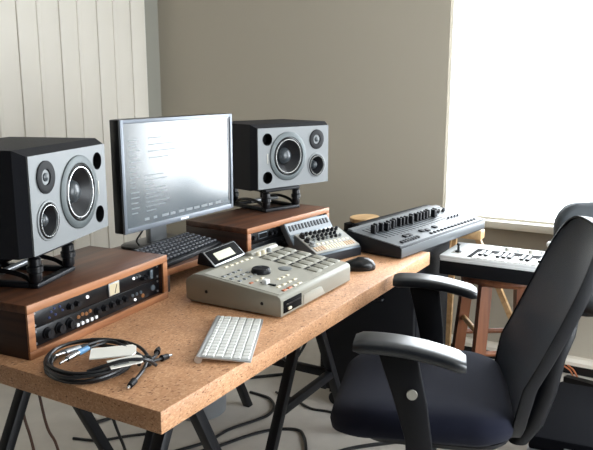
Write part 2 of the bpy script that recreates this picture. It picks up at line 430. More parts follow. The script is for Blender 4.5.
# ------------------------------------------------------------------ speakers
SW, SH, SD = .368, .227, .29
def driver(r, x, z, R, name, kind):
    # drivers face -y; lathe axis z -> -y
    M = Matrix.Translation((x, 0, z)) @ Matrix.Rotation(PI/2, 4, 'X')
    if kind == 'woofer':
        p = obj(name, lathe([(R, -.001), (R, .003), (R-.003, .005), (R*.80, .005), (R*.79, .001), (R*.79, -.001)], 48, M, False), M_FLNG, r)
    elif kind == 'mid':
        p = obj(name, lathe([(R, -.001), (R, .002), (R-.002, .003), (R*.9, .003), (R*.89, -.001)], 40, M, False), M_SILV, r)
    else:
        p = obj(name, lathe([(R, -.001), (R, .003), (R-.002, .004), (R*.5, .003), (R*.42, -.003), (0, -.004)], 40, M, False), M_TWT, r)
        obj('dome', lathe([(R*.30, -.004), (R*.25, .002), (R*.13, .005), (0, .006)], 24, M), M_CAP, p)
        return p
    a = R*(.79 if kind == 'woofer' else .89)
    obj('surround', lathe([(a, -.001), (a*.985, .004), (a*.94, .006), (a*.89, .003), (a*.885, -.002)], 48, M, False), M_BLKS, p)
    obj('trim_ring', lathe([(a*.892, .0005), (a*.882, .0055), (a*.852, .0055), (a*.84, -.004)], 48, M, False), M_RING, p, 'bright metal ring')
    obj('cone', lathe([(a*.86, .001), (a*.80, -.003), (a*.42, -.026), (0, -.025)], 48, M, False), M_CONE, p)
    obj('dust_cap', lathe([(a*.43, -.024), (a*.36, -.012), (a*.22, -.005), (0, -.002)], 32, M, False), M_CAP, p)
    return p
def speaker(loc, rz, label, mirror):
    r = thing('studio_speaker', label, 'speaker', loc, rz, 'studio speakers on the desk')
    def X(u): return (1-u if mirror else u)*SW
    c = .020; w0, w1, h0, h1 = -.012, SW+.012, -.006, SH+.014
    # tapered front: cabinet with chamfered front edges, hollow behind the drivers
    mb = MB()
    mb.loft([[(w0, SD, h0), (w1, SD, h0), (w1, SD, h1), (w0, SD, h1)], [(w0, .032, h0), (w1, .032, h0), (w1, .032, h1), (w0, .032, h1)]])
    mb.loft([[(w0, .032, h0), (w1, .032, h0), (w1, .032, h1), (w0, .032, h1)], [(0, .0305, .0), (SW, .0305, .0), (SW, .0305, SH), (0, .0305, SH)]])
    for a in (((w0, .032, h0), (w1, .032, h0), (SW, .004, 0), (0, .004, 0)), ((w1, .032, h0), (w1, .032, h1), (SW, .004, SH), (SW, .004, 0)),
              ((w1, .032, h1), (w0, .032, h1), (0, .004, SH), (SW, .004, SH)), ((w0, .032, h1), (w0, .032, h0), (0, .004, 0), (0, .004, SH))):
        v = [mb.bm.verts.new(q) for q in a]; mb.bm.faces.new(v)
    bmesh.ops.remove_doubles(mb.bm, verts=mb.bm.verts, dist=1e-5); bmesh.ops.recalc_face_normals(mb.bm, faces=mb.bm.faces)
    obj('cabinet', mb, M_CAB, r, ang=20)
    # baffle with real openings for the drivers and ports
    holes = [(X(.595), SH*.515, .0725), (X(.180), SH*.765, .001), (X(.18), SH*.315, .0415), (X(.875), SH*.815, .023), (X(.875), SH*.185, .023)]
    mb = MB(); bm = mb.bm
    n = 40
    def grid_face(y):
        outer = [bm.verts.new((x, y, z)) for x, z in ((0, 0), (SW, 0), (SW, SH), (0, SH))]
        ed = [bm.edges.new((outer[i], outer[(i+1) % 4])) for i in range(4)]
        for hx, hz, hr in holes:
            if hr < .01: continue
            vs = [bm.verts.new((hx+hr*math.cos(2*PI*k/n), y, hz+hr*math.sin(2*PI*k/n))) for k in range(n)]
            ed += [bm.edges.new((vs[k], vs[(k+1) % n])) for k in range(n)]
        bmesh.ops.triangle_fill(bm, use_beauty=True, use_dissolve=False, edges=ed)
    grid_face(0)
    ext = bmesh.ops.extrude_face_region(bm, geom=bm.faces[:])
    bmesh.ops.translate(bm, vec=(0, .006, 0), verts=[e for e in ext['geom'] if isinstance(e, bmesh.types.BMVert)])
    bmesh.ops.recalc_face_normals(bm, faces=bm.faces)
    obj('baffle', mb, M_SILV, r, 'silver front baffle')
    driver(r, holes[0][0], holes[0][1], .093, 'woofer', 'woofer')
    driver(r, holes[1][0], holes[1][1], .0385, 'tweeter', 'tweeter')
    driver(r, holes[2][0], holes[2][1], .048, 'midrange_driver', 'mid')
    for hx, hz, hr in holes[3:]:
        M = Matrix.Translation((hx, 0, hz)) @ Matrix.Rotation(PI/2, 4, 'X')
        obj('bass_port', lathe([(hr, -.001), (hr, .001), (hr-.001, .001), (hr-.003, -.006), (hr-.003, -.028), (0, -.028)], 32, M, False), M_HOLE, r, 'round black port')
    bx = X(.875)
    mb = MB(); mb.box((bx-.0025, -.0008, SH*.42), (bx+.0025, .0005, SH*.58), .0003)
    obj('badge', mb, M_MPCL, r, 'small white vertical badge')
    return r
LSA = math.radians(18.9)
RS = (2.158, 1.417, .9645); RSA = math.radians(-17.0)
speaker((1.034, 1.287, .9645), LSA, 'silver-fronted three-driver studio speaker nearest the camera, on the near walnut case', False)
speaker(RS, RSA, 'silver-fronted three-driver studio speaker to the right of the monitor', True)
def stand(loc, rz, label):
    r = thing('speaker_stand', label, 'speaker stand', loc, rz, 'speaker stands on the rack cases')
    w, d, h = .155, .20, .0900
    for z in (0, h-.014):
        mb = MB()
        for y in (-.0, d):
            mb.prism([(-w/2-.012, y-.012), (w/2+.012, y-.012), (w/2+.012, y+.012), (-w/2-.012, y+.012)], z, z+.013, 'z', .004)
        for x in (-w/2, w/2):
            mb.prism([(x-.011, .012), (x+.011, .012), (x+.011, d-.012), (x-.011, d-.012)], z, z+.013, 'z', .003)
        obj('frame', mb, M_BLK, r)
    for x in (-w/2, w/2):
        for y in (0, d):
            mb = MB(); mb.lathe([(.011, .013), (.0155, .02), (.0155, h*.42), (.019, h*.45), (.019, h*.60), (.0155, h*.63), (.0155, h-.018), (.011, h-.014)], 20, T(x, y, 0))
            obj('post', mb, M_BLKS, r)
    obj('side_tube', MB().cyl((-w/2+.012, d*.5, .030), (w/2-.012, d*.5, .030), .0075), M_STEEL, r, 'silver cross tube')
    for x in (-w/2, w/2): obj('arch', MB().tube([(x, .006, .012), (x, d*.2, .03), (x, d*.5, .038), (x, d*.8, .03), (x, d-.006, .012)], .006, 8), M_BLKS, r)
    return r
stand((1.160, 1.380, .8685), LSA, 'black speaker stand under the near silver speaker')
stand((2.310, 1.410, .8685), RSA, 'black speaker stand under the speaker to the right of the monitor')

# ------------------------------------------------------------------ riser, monitor, black keyboard
r = thing('monitor_riser', 'low walnut shelf on the desk between the two rack cases', 'shelf', (1.536, 1.338, DZ))
obj('shelf_board', box((0, .006, .051), (.372, .35, .070), .0015), M_WAL, r)
obj('front_edging', MB().box((0, 0, .051), (.372, .006, .070), .001), M_WALF, r, 'lighter walnut front edge')
for x in (0, .352): obj('side_panel', box((x, .003, 0), (x+.02, .35, .0505), .0015), M_WALD, r)
MX0, MX1, MY, MZ0, MZ1 = 1.487, 2.038, 1.4526, .914, 1.2495
r = thing('computer_monitor', 'widescreen monitor with a silver bezel standing on the walnut shelf between the speakers', 'monitor', (MX0, MY, .8105))
z0, z1, w = MZ0-.8105, MZ1-.8105, MX1-MX0
obj('housing', MB().prism([(0, .002), (w, .002), (w, .036), (w-.05, .058), (.05, .058), (0, .036)], z0, z1, 'z', .003), M_BLKS, r)
mb = MB(); b = .012
for a, c in (((0, -.006, z0), (b, .002, z1)), ((w-b, -.006, z0), (w, .002, z1)), ((b, -.006, z1-b), (w-b, .002, z1)), ((b, -.006, z0), (w-b, .002, z0+.016))): mb.box(a, c, .001)
obj('bezel', mb, M_BEZ, r, 'silver bezel')
def screen_mat():
    m = bpy.data.materials.new('lit_screen'); m.use_nodes = True; b_ = m.node_tree.nodes['Principled BSDF']
    b_.inputs['Base Color'].default_value = rgb(50, 56, 60); b_.inputs['Roughness'].default_value = .18; b_.inputs['IOR'].default_value = 1.66
    b_.inputs['Specular IOR Level'].default_value = .9
    b_.inputs['Emission Color'].default_value = rgb(84, 98, 108); b_.inputs['Emission Strength'].default_value = .5
    return m
M_SCR = screen_mat()
s = obj('screen', box((b, -.002, z0+.016), (w-b, .001, z1-b)), M_SCR, r, 'glossy screen reflecting the window')
obj('side_strip', box((w-b-.012, -.0028, z0+.03), (w-b-.003, -.002, z1-b-.002)), M_BLKS, s)
M_TXT = emit('screen_text', rgb(170, 182, 190), .75)
mb = MB(); rnd = random.Random(3)
for k in range(15):
    zz = z0+.055+k*.0155
    mb.box((.036, -.0026, zz), (.036+rnd.uniform(.02, .045), -.002, zz+.0035))
for k in range(9):
    zz = z0+.055+k*.0135; mb.box((.100, -.0026, zz), (.100+rnd.uniform(.03, .12), -.002, zz+.003))
for k in range(10):
    xx = .09+k*.04; mb.box((xx, -.0026, z0+.028), (xx+rnd.uniform(.015, .034), -.002, z0+.036))
for k in range(4):
    mb.box((.12, -.0026, z0+.215+k*.02), (.12+rnd.uniform(.05, .14), -.002, z0+.219+k*.02))
obj('screen_text', mb, M_TXT, s, 'faint lines of text')
obj('badge', box((w/2-.02, -.0068, z0+.004), (w/2+.02, -.0058, z0+.010), .0003), M_WPLAS, r)
obj('stand_neck', box((.262, .132, .01), (.345, .156, z0+.10), .004).box((.262, .056, z0+.03), (.345, .14, z0+.12), .004), M_STEEL, r, 'grey metal neck')
mb = MB(); mb.loft([[(x+.305, y+.158, z) for x, y in rrect(.23-2*i, .122-2*i, .03)] for i, z in ((0, 0), (0, .008), (.006, .013), (.03, .016))])
obj('stand_foot', mb, M_BLKS, r)
obj('cable', MB().tube([(.17, .056, z0+.03), (.165, .075, z0-.02), (.17, .11, z0-.06), (.195, .125, .02)], .003, 8), M_CABLE, r)
# black keyboard on the riser
r = thing('computer_keyboard', 'black wedge-shaped keyboard with grey keys on the walnut shelf below the monitor', 'keyboard', (1.562, 1.353, .8105), math.radians(6))
KW, KD = .322, .152
prof = [(0, 0), (0, .012), (.006, .016), (KD-.01, .034), (KD, .030), (KD, 0)]
obj('body', MB().prism(prof, 0, KW, 'x', .002), M_BLK, r)
slope = (.034-.016)/(KD-.016)
mb = MB()
for j in range(6):
    for i in range(15):
        x = .010+i*.0202; y = .012+j*.0215
        zc = .0165+slope*(y-.006)
        mb.box((x, y, zc), (x+.0165, y+.0165, zc+.008), .0025, 1)
obj('keys', mb, M_KEYB, r, 'grey keycaps')

# ------------------------------------------------------------------ sampler
PX0, PX1, PY0, PD = 1.500, 1.918, .918, .318
r = thing('sampler', 'warm grey drum sampler with pads, jog wheel and lit display on the chipboard desk', 'sampler', (PX0, PY0, DZ))
PW = PX1-PX0
prof = [(.0, .0055), (.0, .050), (.003, .058), (.012, .063), (.262, .0873), (.288, .0865), (PD-.002, .068), (PD, .062), (PD, .012), (PD-.02, .005)]
obj('body', MB().prism(prof, 0, PW, 'x', .003), M_MPC, r)
sl = (.090-.063)/(.29-.012)
def ptop(y): return .063+sl*(y-.012)
# plate of the control surface, slightly lighter
obj('control_panel', MB().prism([(.012, .0632), (.262, .0875), (.262, .0884), (.012, .0641)], .012, PW-.012, 'x'), M_MPCL, r)
for x in (.04, PW-.04):
    for y in (.03, PD-.04): obj('foot', cyl((x, y, 0), (x, y, .0075), .011, .010, 14), M_BLK, r)
for y, z in ((.06, .035), (.245, .040)): obj('side_screw', cyl((.0, y, z), (-.0015, y, z), .005, .004, 12), M_BLKM, r)
# floppy drive and hand notch in the front
f = obj('disk_drive', box((.012, -.003, .014), (.105, .002, .047), .001), M_HOLE, r, 'black disk slot')
obj('disk_button', box((.030, -.007, .020), (.045, -.002, .027), .001), M_CREAMB, f)
obj('disk_slot', box((.02, -.0045, .034), (.098, -.002, .038)), M_BLK, f)
obj('hand_notch', MB().prism([(.12, .010), (.245, .010), (.225, .034), (.21, .038), (.12, .038)], -.002, .001, 'y', .0008), M_MPCL, r)
# tilted display
lr = math.radians(4)
Ml = T(.078, .272, ptop(.272)-.001, lr)
d = obj('display_housing', MB().prism([(0, 0), (.062, 0.004), (.056, .036), (.046, .042)], 0, .178, 'x', .002, Ml @ T(0, 0, 0)), M_BLK, r)
ta = math.atan2(.042, .046)
# front slope of the housing carries the bezel and the lit glass
Mp = Ml @ T(0, 0, 0, 0, ta)
obj('display_bezel', box((.002, .002, .0005), (.176, .058, .003), .001, M=Mp), M_STEEL, d)
obj('display_frame', box((.006, .007, .002), (.172, .056, .0036), .0005, M=Mp), M_HOLE, d)
obj('display_glass', box((.036, .016, .0035), (.132, .043, .0042), M=Mp), M_LCD, d, 'lit pale yellow display')
def btn(name, x, y, wx, wy, h, m, rnd_=0):
    z = ptop(y)+.0008
    return obj(name, box((x-wx/2, y-wy/2, z-.001), (x+wx/2, y+wy/2, z+h), min(wx, wy)*.18, 1), m, r)
for k in range(6): btn('soft_key', .100+k*.026, .248, .016, .009, .003, M_CREAMB)
for i in range(4):
    for j in range(3): btn('number_key', .028+i*.026, .150+j*.027, .014, .012, .003, M_GREY)
for k in range(3): btn('mode_key', .036+k*.028, .118, .014, .009, .003, M_ORANGE if k == 0 else M_CREAMB)
for k in range(4): btn('transport_key', .050+k*.027, .020, .019, .011, .003, M_ORANGE if k < 2 else M_CREAMB)
for k in range(4): btn('transport_key', .062+k*.029, .046, .018, .010, .003, M_CREAMB)
for k in range(3): btn('cursor_key', .118+k*.024, .080, .014, .010, .003, M_CREAMB)
zj = ptop(.155)
jw = obj('jog_wheel', lathe([(.0285, 0), (.029, .002), (.027, .012), (.024, .015), (0, .014)], 36, T(.135, .150, zj)), M_BLK, r, 'black jog wheel')
obj('jog_dimple', lathe([(.006, 0), (.006, .001), (.0, .0012)], 16, T(.145, .160, zj+.0143)), M_KEYB, jw)
obj('data_dial', lathe([(.021, 0), (.0215, .0015), (.018, .003), (0, .002)], 32, T(.215, .118, ptop(.118)+.001)), M_GREY, r, 'flat dark round dial')
s_ = obj('slider_slot', box((.058, .055, ptop(.08)-.001), (.064, .115, ptop(.08)+.0035)), M_BLK, r)
obj('slider_cap', box((.052, .078, ptop(.08)+.001), (.070, .094, ptop(.08)+.014), .002), M_WPLAS, r)
for i in range(4):
    for j in range(4):
        x = .252+i*.041; y = .030+j*.053
        z = ptop(y+.018)
        zz = z+.001
        pb = obj('pad', MB().box((x, y, -.001), (x+.034, y+.036, .005), .003, 2, Matrix.Translation((0, 0, z-sl*(y+.018)+.0)) @ Matrix(((1, 0, 0, 0), (0, 1, 0, 0), (0, sl, 1, 0), (0, 0, 0, 1)))), M_MPC, r)
        obj('pad_strip', MB().box((x+.001, y+.0385, -.001), (x+.033, y+.0475, .0014), 0, 2, Matrix.Translation((0, 0, z-sl*(y+.018))) @ Matrix(((1, 0, 0, 0), (0, 1, 0, 0), (0, sl, 1, 0), (0, 0, 0, 1)))), M_BLK, r)  # thin black strip behind each pad
# raised ridge behind the pads, with small knobs
obj('rear_ridge', MB().prism([(.258, .084), (.263, .096), (.282, .097), (.292, .090), (.292, .080)], .255, PW-.01, 'x', .002), M_MPCL, r)
for k, m in enumerate((M_CREAMB, M_CREAMB, M_GREY)):
    obj('level_knob', lathe([(.008, 0), (.0075, .010), (.006, .012), (0, .012)], 18, T(.272+k*.03, .248, ptop(.248))), m, r)

# ------------------------------------------------------------------ white keyboard, mouse
kb = [(1.423, 1.058), (1.449, .932), (1.192, .800), (1.149, .918)]
ux = Vector((kb[1][0]-kb[2][0], kb[1][1]-kb[2][1], 0)); ang = math.atan2(ux.y, ux.x)
r = thing('computer_keyboard', 'slim white keyboard on the chipboard desk in front of the sampler', 'keyboard', (1.208, .818, DZ), ang)
KW, KD = .284, .122
slp = .008/KD
obj('base', MB().prism([(0, .004), (0, .0085), (KD, .0165), (KD, .0125)], 0, KW, 'x', .001), M_ALU, r, 'silver aluminium base')
obj('battery_tube', cyl((0, KD-.004, .0085), (KW, KD-.004, .0085), .0085, seg=18), M_ALU, r)
mb = MB()
rows = [(.012, 15, .0138), (.0295, 14, .0148), (.0475, 13, .0160), (.0655, 13, .0160), (.0835, 14, .0150), (.100, 14, .010)]
for j, yy in enumerate((.005, .0245, .044, .0635, .083, .1015)):
    n = 14 if j in (1, 2, 3, 4) else (11 if j == 0 else 14)
    hh = .0165 if j < 5 else .0095
    ws = [1]*n
    if j == 0: ws = [1, 1, 1, 1.25, 5, 1.25, 1, 1, 1, 1]
    tot = KW-.010; u = tot/sum(ws); x = .005
    zz = .0085+slp*(yy+hh/2)
    for wq in ws:
        mb.box((x+.0014, yy, zz-.001), (x+wq*u-.0014, yy+hh, zz+.0028), .0012, 1); x += wq*u
obj('keys', mb, M_KEYW, r, 'white keycaps')
for x in (.02, KW-.02): obj('foot', cyl((x, .01, 0), (x, .01, .0045), .006, seg=12), M_WPLAS, r)
r = thing('computer_mouse', 'black computer mouse on the desk right of the sampler', 'mouse', (2.070, .962, DZ), math.radians(128))
ring = []
for z, s, sh in ((.0, .94, 0), (.006, 1.0, 0), (.016, .97, 0), (.026, .86, .002), (.033, .66, .005), (.037, .40, .008), (.038, .12, .009)):
    ring.append([(.060*s*math.cos(2*PI*k/32)+sh, .031*s*math.sin(2*PI*k/32)*(1-.12*math.cos(2*PI*k/32)), z*(1.0-.16*math.cos(2*PI*k/32))) for k in range(32)])
obj('shell', MB().loft(ring), M_BLKS, r, ang=60)
obj('scroll_wheel', MB().cyl((-.030, -.004, .0335), (-.030, .004, .0335), .0065, seg=18, bev=.001), M_STEEL, r)
obj('side_band', MB().tube([(.05*math.cos(a), .0295*math.sin(a), .012) for a in [PI+k*.25-1.0 for k in range(9)]], .0022, 6, smooth=3), M_STEEL, r)

# ------------------------------------------------------------------ drum machine, tilted module, fader console
def panel_machine(loc, rz): pass
r = thing('drum_machine', 'grey drum machine with rows of black knobs between the sampler and the fader console', 'drum machine', (2.050, 1.108, DZ), math.radians(-17))
DW, DD = .222, .118
obj('body', MB().prism([(0, 0), (0, .032), (.004, .036), (DD, .086), (DD, .0)], 0, DW, 'x', .002), M_BLUEG, r)
obj('front_panel', MB().box((.001, -.003, .001), (DW-.001, .001, .031), .001), M_MIXD, r, 'dark front panel')
dsl = (.086-.036)/(DD-.004)
Sh = Matrix(((1, 0, 0, 0), (0, 1, 0, 0), (0, dsl, 1, .0348), (0, 0, 0, 1)))
obj('top_panel', MB().box((.001, .005, .001), (DW-.001, DD-.001, .003), 0, 2, Sh), M_DRUM, r, 'pale grey control panel')
tilt = math.atan(dsl)
def top_knob(r, x, y, Sh, rad, h, m, name='knob'):
    p = Sh @ Vector((x, y, .003)); M = Matrix.Translation(p) @ Matrix.Rotation(math.atan(Sh[2][1]), 4, 'X')
    mb = MB(); mb.lathe([(rad*1.15, -.001), (rad*1.1, h*.35), (rad*.85, h*.45), (rad*.78, h), (0, h)], 16, M)
    return obj(name, mb, m, r)
for i in range(9): top_knob(r, .022+i*.022, .104, Sh, .0066, .012, M_BLK)
for i in range(6): top_knob(r, .060+i*.022, .084, Sh, .0062, .012, M_BLK)
for i in range(7): top_knob(r, .050+i*.022, .068, Sh, .0055, .010, M_BLK if i % 3 else M_GREY)
for i in range(3): top_knob(r, .020, .048+i*.024, Sh, .010, .014, M_BLKS if i else M_GREY)
for i in range(16):
    m = (M_TAN, M_CREAMB, M_CREAMB, M_TAN)[(i//4) % 4]
    obj('step_button', MB().box((.012+i*.0126, .014, .002), (.021+i*.0126, .034, .006), .001, 1, Sh), m, r)
for i in range(8): obj('selector_button', MB().box((.045+i*.021, .042, .002), (.058+i*.021, .051, .0055), .001, 1, Sh), M_CREAMB, r)
# tilted module leaning on the rack
r = thing('synth_module', 'blue-grey module leaning back against the far walnut rack case', 'synthesizer', (2.112, 1.247, DZ), math.radians(-9))
Mt = T(0, 0, 0, 0, math.radians(58))
def tb(a, b, bev=0.): return MB().box(a, b, bev, 2, Mt)
obj('body', tb((0, .0, .006), (.262, .118, .03), .003), M_BLUEG, r)
obj('rest', MB().box((.02, .018, 0), (.242, .044, .022), .002), M_BLK, r)
mb = tb((.004, .070, .030), (.258, .114, .0315))
obj('label_strip', mb, M_STRIP, r)
for i in range(13): obj('slot', tb((.014+i*.0185, .084, .031), (.024+i*.0185, .105, .0335), .0005), M_BLK, r)
for i in range(6): top_knob(r, .03+i*.04, .035, Mt @ Matrix.Translation((0, 0, .027)), .009, .014, M_BLKS)
for i in range(9): obj('button', tb((.02+i*.026, .054, .030), (.036+i*.026, .064, .033), .001), M_CREAMB, r)
# fader console
CA = math.radians(-9.0)
r = thing('fader_console', 'large grey mixing console with black faders at the far end of the desk', 'mixing console', (2.262, .886, DZ), CA)
CW, CD = .692, .235
csl = .032/CD
obj('body', MB().prism([(0, 0.004), (0, .040), (.006, .045), (CD, .077), (CD, .004)], 0, CW, 'x', .003), M_MIXD, r)
Sh = Matrix(((1, 0, 0, 0), (0, 1, 0, 0), (0, csl, 1, .0442), (0, 0, 0, 1)))
obj('top_panel', MB().box((.004, .006, 0), (CW-.004, CD-.002, .003), 0, 2, Sh), M_MIX, r, 'silver grey top panel')
obj('front_strip', MB().box((.002, -.0018, .008), (CW-.002, .001, .040), .0006), M_MIX, r)
obj('meter_bridge', MB().prism([(CD+.001, .004), (CD+.001, .076), (CD+.014, .083), (CD+.040, .083), (CD+.048, .074), (CD+.048, .004)], .10, CW-.02, 'x', .004), M_BLK, r)
obj('back_lip', MB().box((.004, CD-.024, .001), (CW-.004, CD-.002, .008), .001, 1, Sh), M_SILV, r)
nf = 19
for i in range(nf):
    x = .050+i*.0262
    obj('fader_slot', MB().box((x-.0022, .090, .0025), (x+.0022, .200, .0036), 0, 2, Sh), M_HOLE, r)
    yy = .150-.008*(i % 7 == 3)+.006*(i % 5 == 1)
    mb = MB(); mb.box((x-.0055, yy-.010, .003), (x+.0055, yy+.010, .036), .002, 1, Sh)
    obj('fader_cap', mb, M_BLK, r)
for i in range(7): obj('channel_button', MB().box((.045+i*.019, .020, .002), (.058+i*.019, .036, .009), .002, 1, Sh), M_BLK, r)
for i in range(14): obj('channel_button', MB().box((.255+i*.029, .018, .002), (.269+i*.029, .030, .008), .002, 1, Sh), M_BLK, r)
for x, y in ((.13, .060), (.158, .060), (.255, .062), (.285, .054), (.355, .060)): obj('function_button', MB().box((x-.012, y-.010, .002), (x+.012, y+.010, .009), .002, 1, Sh), M_BLK, r)
for i in range(6): top_knob(r, .535+i*.022, .165+.008*(i % 2), Sh, .0065, .012, M_BLK)
for i in range(4): top_knob(r, .54+i*.028, .095, Sh, .0050, .009, M_KEYB)
for x in (.03, CW-.03):
    for y in (.02, CD-.02): obj('foot', cyl((x, y, 0), (x, y, .005), .01, seg=12), M_BLK, r)
# tall black cabinet at the end of the desk that carries the console's far half
r = thing('equipment_cabinet', 'tall black equipment cabinet on castors at the far end of the desk, under the console', 'cabinet', (2.462, .905, 0))
cw, cd = .42, .41
obj('body', MB().box((0, 0, .085), (cw, cd, .735), .006), M_BLK, r)
obj('front_grille', MB().box((.025, -.004, .12), (cw-.025, .002, .70), .003), M_CAB, r)
for x in (0, cw):
    for y in (0, cd):
        for z in (.085, .735):
            obj('corner_protector', MB().box((x-.004 if x == 0 else x-.03, y-.004 if y == 0 else y-.03, z-.004 if z < .2 else z-.034), (x+.03 if x == 0 else x+.004, y+.03 if y == 0 else y+.004, z+.034 if z < .2 else z-.0005), .003), M_BLKM, r)
obj('side_handle', MB().tube([(-.002, .13, .52), (-.02, .14, .52), (-.02, .27, .52), (-.002, .28, .52)], .007, 8, smooth=4), M_BLKS, r)
for x in (.05, cw-.05):
    for y in (.05, cd-.05):
        mb = MB(); mb.cyl((x-.012, y, .028), (x+.012, y, .028), .028, seg=20, bev=.003); mb.box((x-.02, y-.02, .058), (x+.02, y+.02, .086), .002)
        obj('castor', mb, M_BLKM, r)
# pale wooden tray behind the console
p_ = thing('power_box', 'small black box on the cabinet behind the console, carrying the wooden disc', 'power supply', (2.715, 1.236, .7355), CA)
obj('housing', MB().box((-.085, -.05, 0), (.085, .05, .036), .004), M_BLK, p_)
obj('switch', MB().box((-.012, -.052, .012), (.012, -.049, .024), .001), M_KEYB, p_)
t = obj('wooden_disc', MB().loft([[(a*math.cos(2*PI*k/40), a*.8*math.sin(2*PI*k/40), z) for k in range(40)] for a, z in ((.066, 0), (.073, .003), (.074, .016), (.072, .019), (.05, .020))]), M_PALE)
t.location = (2.715, 1.236, .7718); t.rotation_euler = (0, 0, CA)
tag(t, 'pale flat wooden disc behind the left end of the fader console', 'wooden disc')

# ------------------------------------------------------------------ cable bundle on the desk
r = thing('cable_bundle', 'coiled black audio cable with metal plugs and paper tags near the desk corner', 'cable', (1.015, 1.115, DZ))
rr = random.Random(5)
mb = MB()
N = 5
pts = []
for k in range(N*14+1):
    a = 2*PI*k/14; j = k/14
    ra = .103+.007*math.sin(j*2.3)+rr.uniform(-.003, .003); rb = .086+.006*math.cos(j*1.7)+rr.uniform(-.003, .003)
    x = ra*math.cos(a); y = rb*math.sin(a)
    ct, st = math.cos(math.radians(48)), math.sin(math.radians(48))
    pts.append((.010+x*ct-y*st+.004*math.sin(j*3), .006+x*st+y*ct+.005*math.cos(j*2), .0042+.0046*(j)+.001*math.sin(a*2)))
mb.tube(pts, .0040, 7, smooth=2)
obj('coil', mb, M_CABLE, r)
def plug(p, d, m, sleeve):
    p = Vector(p); d = Vector(d).normalized()
    q = obj('plug', MB().cyl(p, p+d*.040, .0068, .0062, 16, bev=.001), m, r)
    obj('plug_tip', MB().cyl(p+d*.040, p+d*.064, .0032, .0028, 12), M_CHROME, q)
    obj('plug_sleeve', MB().cyl(p-d*.024, p, .0045, .0066, 14), sleeve, q)
plug((-.008, .020, .034), (-.06, -.012, .0), M_CHROME, M_BLUE)
plug((.012, .036, .036), (-.05, .004, .002), M_STEEL, M_BLK)
obj('blue_sleeve', MB().cyl((.022, .0225, .034), (-.010, .0198, .034), .0062, .0072, 14), M_BLUE, r, 'pale blue plug sleeve')
obj('loose_strand', MB().tube([(.022, .022, .034), (.05, .018, .034), (.075, .0, .036), (.07, -.06, .030), (.062, -.11, .022)], .0035, 8), M_CABLE, r)
obj('loose_strand', MB().tube([(.036, .035, .036), (.075, .028, .034), (.100, .0, .030), (.105, -.05, .024), (.085, -.095, .016), (.058, -.113, .018)], .0036, 8), M_CABLE, r)
obj('loose_strand', MB().tube([(-.06, -.060, .026), (-.030, -.088, .036), (.0, -.112, .041), (.033, -.138, .036), (.06, -.140, .014)], .0040, 8), M_CABLE, r)
def tagp(x, y, z, w, h, a, tx=.0):
    mb = MB(); mb.prism([(-w/2, -h/2), (w/2, -h/2), (w/2, h/2-.008), (w/2-.012, h/2), (-w/2+.012, h/2), (-w/2, h/2-.008)], -.0012, .0012, 'z', 0, T(x, y, z, a, tx))
    return mb
obj('paper_tag', tagp(.036, -.040, .033, .062, .098, math.radians(222), .03), M_PAPER, r, 'plain white paper tag')
TA = math.radians(236)
q = obj('paper_tag', tagp(.008, -.104, .0335, .046, .072, TA, .05), M_PAPER, r, 'white tag with a grey panel')
obj('tag_print', MB().box((-.012, -.028, .0013), (.014, .004, .0018), 0, 2, T(.008, -.104, .0335, TA, .05)), M_GREY, q)
for i, (pa, tip, m) in enumerate(((((.058, -.110, .018), (.09, -.106, .014), (.115, -.092, .010)), (.130, -.082, .009), M_CHROME), (((.058, -.114, .016), (.085, -.118, .012)), (.108, -.117, .009), M_STEEL), (((.060, -.116, .02), (.030, -.132, .014), (.0, -.143, .010)), (-.020, -.150, .009), M_CHROME))):
    s_ = obj('lead', MB().tube(list(pa)+[tip], .0038, 8), M_CABLE, r)
    a = Vector(pa[-1]); b_ = Vector(tip); d = (b_-a).normalized()
    obj('mini_plug', MB().cyl(b_-d*.004, b_+d*.018, .0075, .0060, 12), M_BLK, s_)
    obj('plug_tip', MB().cyl(b_+d*.018, b_+d*.032, .0032, .0028, 10), m, s_)
obj('knot', MB().tube([(.045, -.105, .012), (.060, -.098, .022), (.072, -.112, .022), (.062, -.124, .014), (.050, -.116, .010)], .0042, 8), M_CABLE, r)

# ------------------------------------------------------------------ stool and synth keyboard
r = thing('bar_stool', 'brown wooden stool with a round seat under the white synth keyboard', 'stool', (2.735, .635, 0), math.radians(33))
SZ = .630
obj('seat', lathe([(.150, SZ-.034), (.172, SZ-.030), (.178, SZ-.018), (.174, SZ-.004), (.160, SZ), (0, SZ)], 40), M_STOOL, r)
def leg_at(s, q, z): # straight splayed leg, position at height z
    f = 1-z/(SZ-.03); return Vector((s*(.108+.042*f), q*(.108+.042*f), z))
for s in (-1, 1):
    for q in (-1, 1):
        a = leg_at(s, q, SZ-.032); b_ = leg_at(s, q, 0)
        mb = MB(); rad = .021
        mb.loft([[(p.x+dx*rad, p.y+dy*rad, p.z) for dx, dy in ((-1, -1), (1, -1), (1, 1), (-1, 1))] for p in (b_, a)])
        obj('leg', mb, M_STOOL, r)
for s, q, s2, q2, z in ((-1, -1, 1, -1, .40), (-1, 1, 1, 1, .40), (-1, -1, -1, 1, .33), (1, -1, 1, 1, .33)):
    obj('rung', MB().cyl(leg_at(s, q, z), leg_at(s2, q2, z), .011), M_PALE if z > .35 else M_STOOL, r)
YW, YD, YH = .445, .255, .078
r = thing('synth_keyboard', 'white synth keyboard with black and white keys lying on the brown stool', 'synthesizer', (2.540, .838, SZ+.001), math.radians(-90))
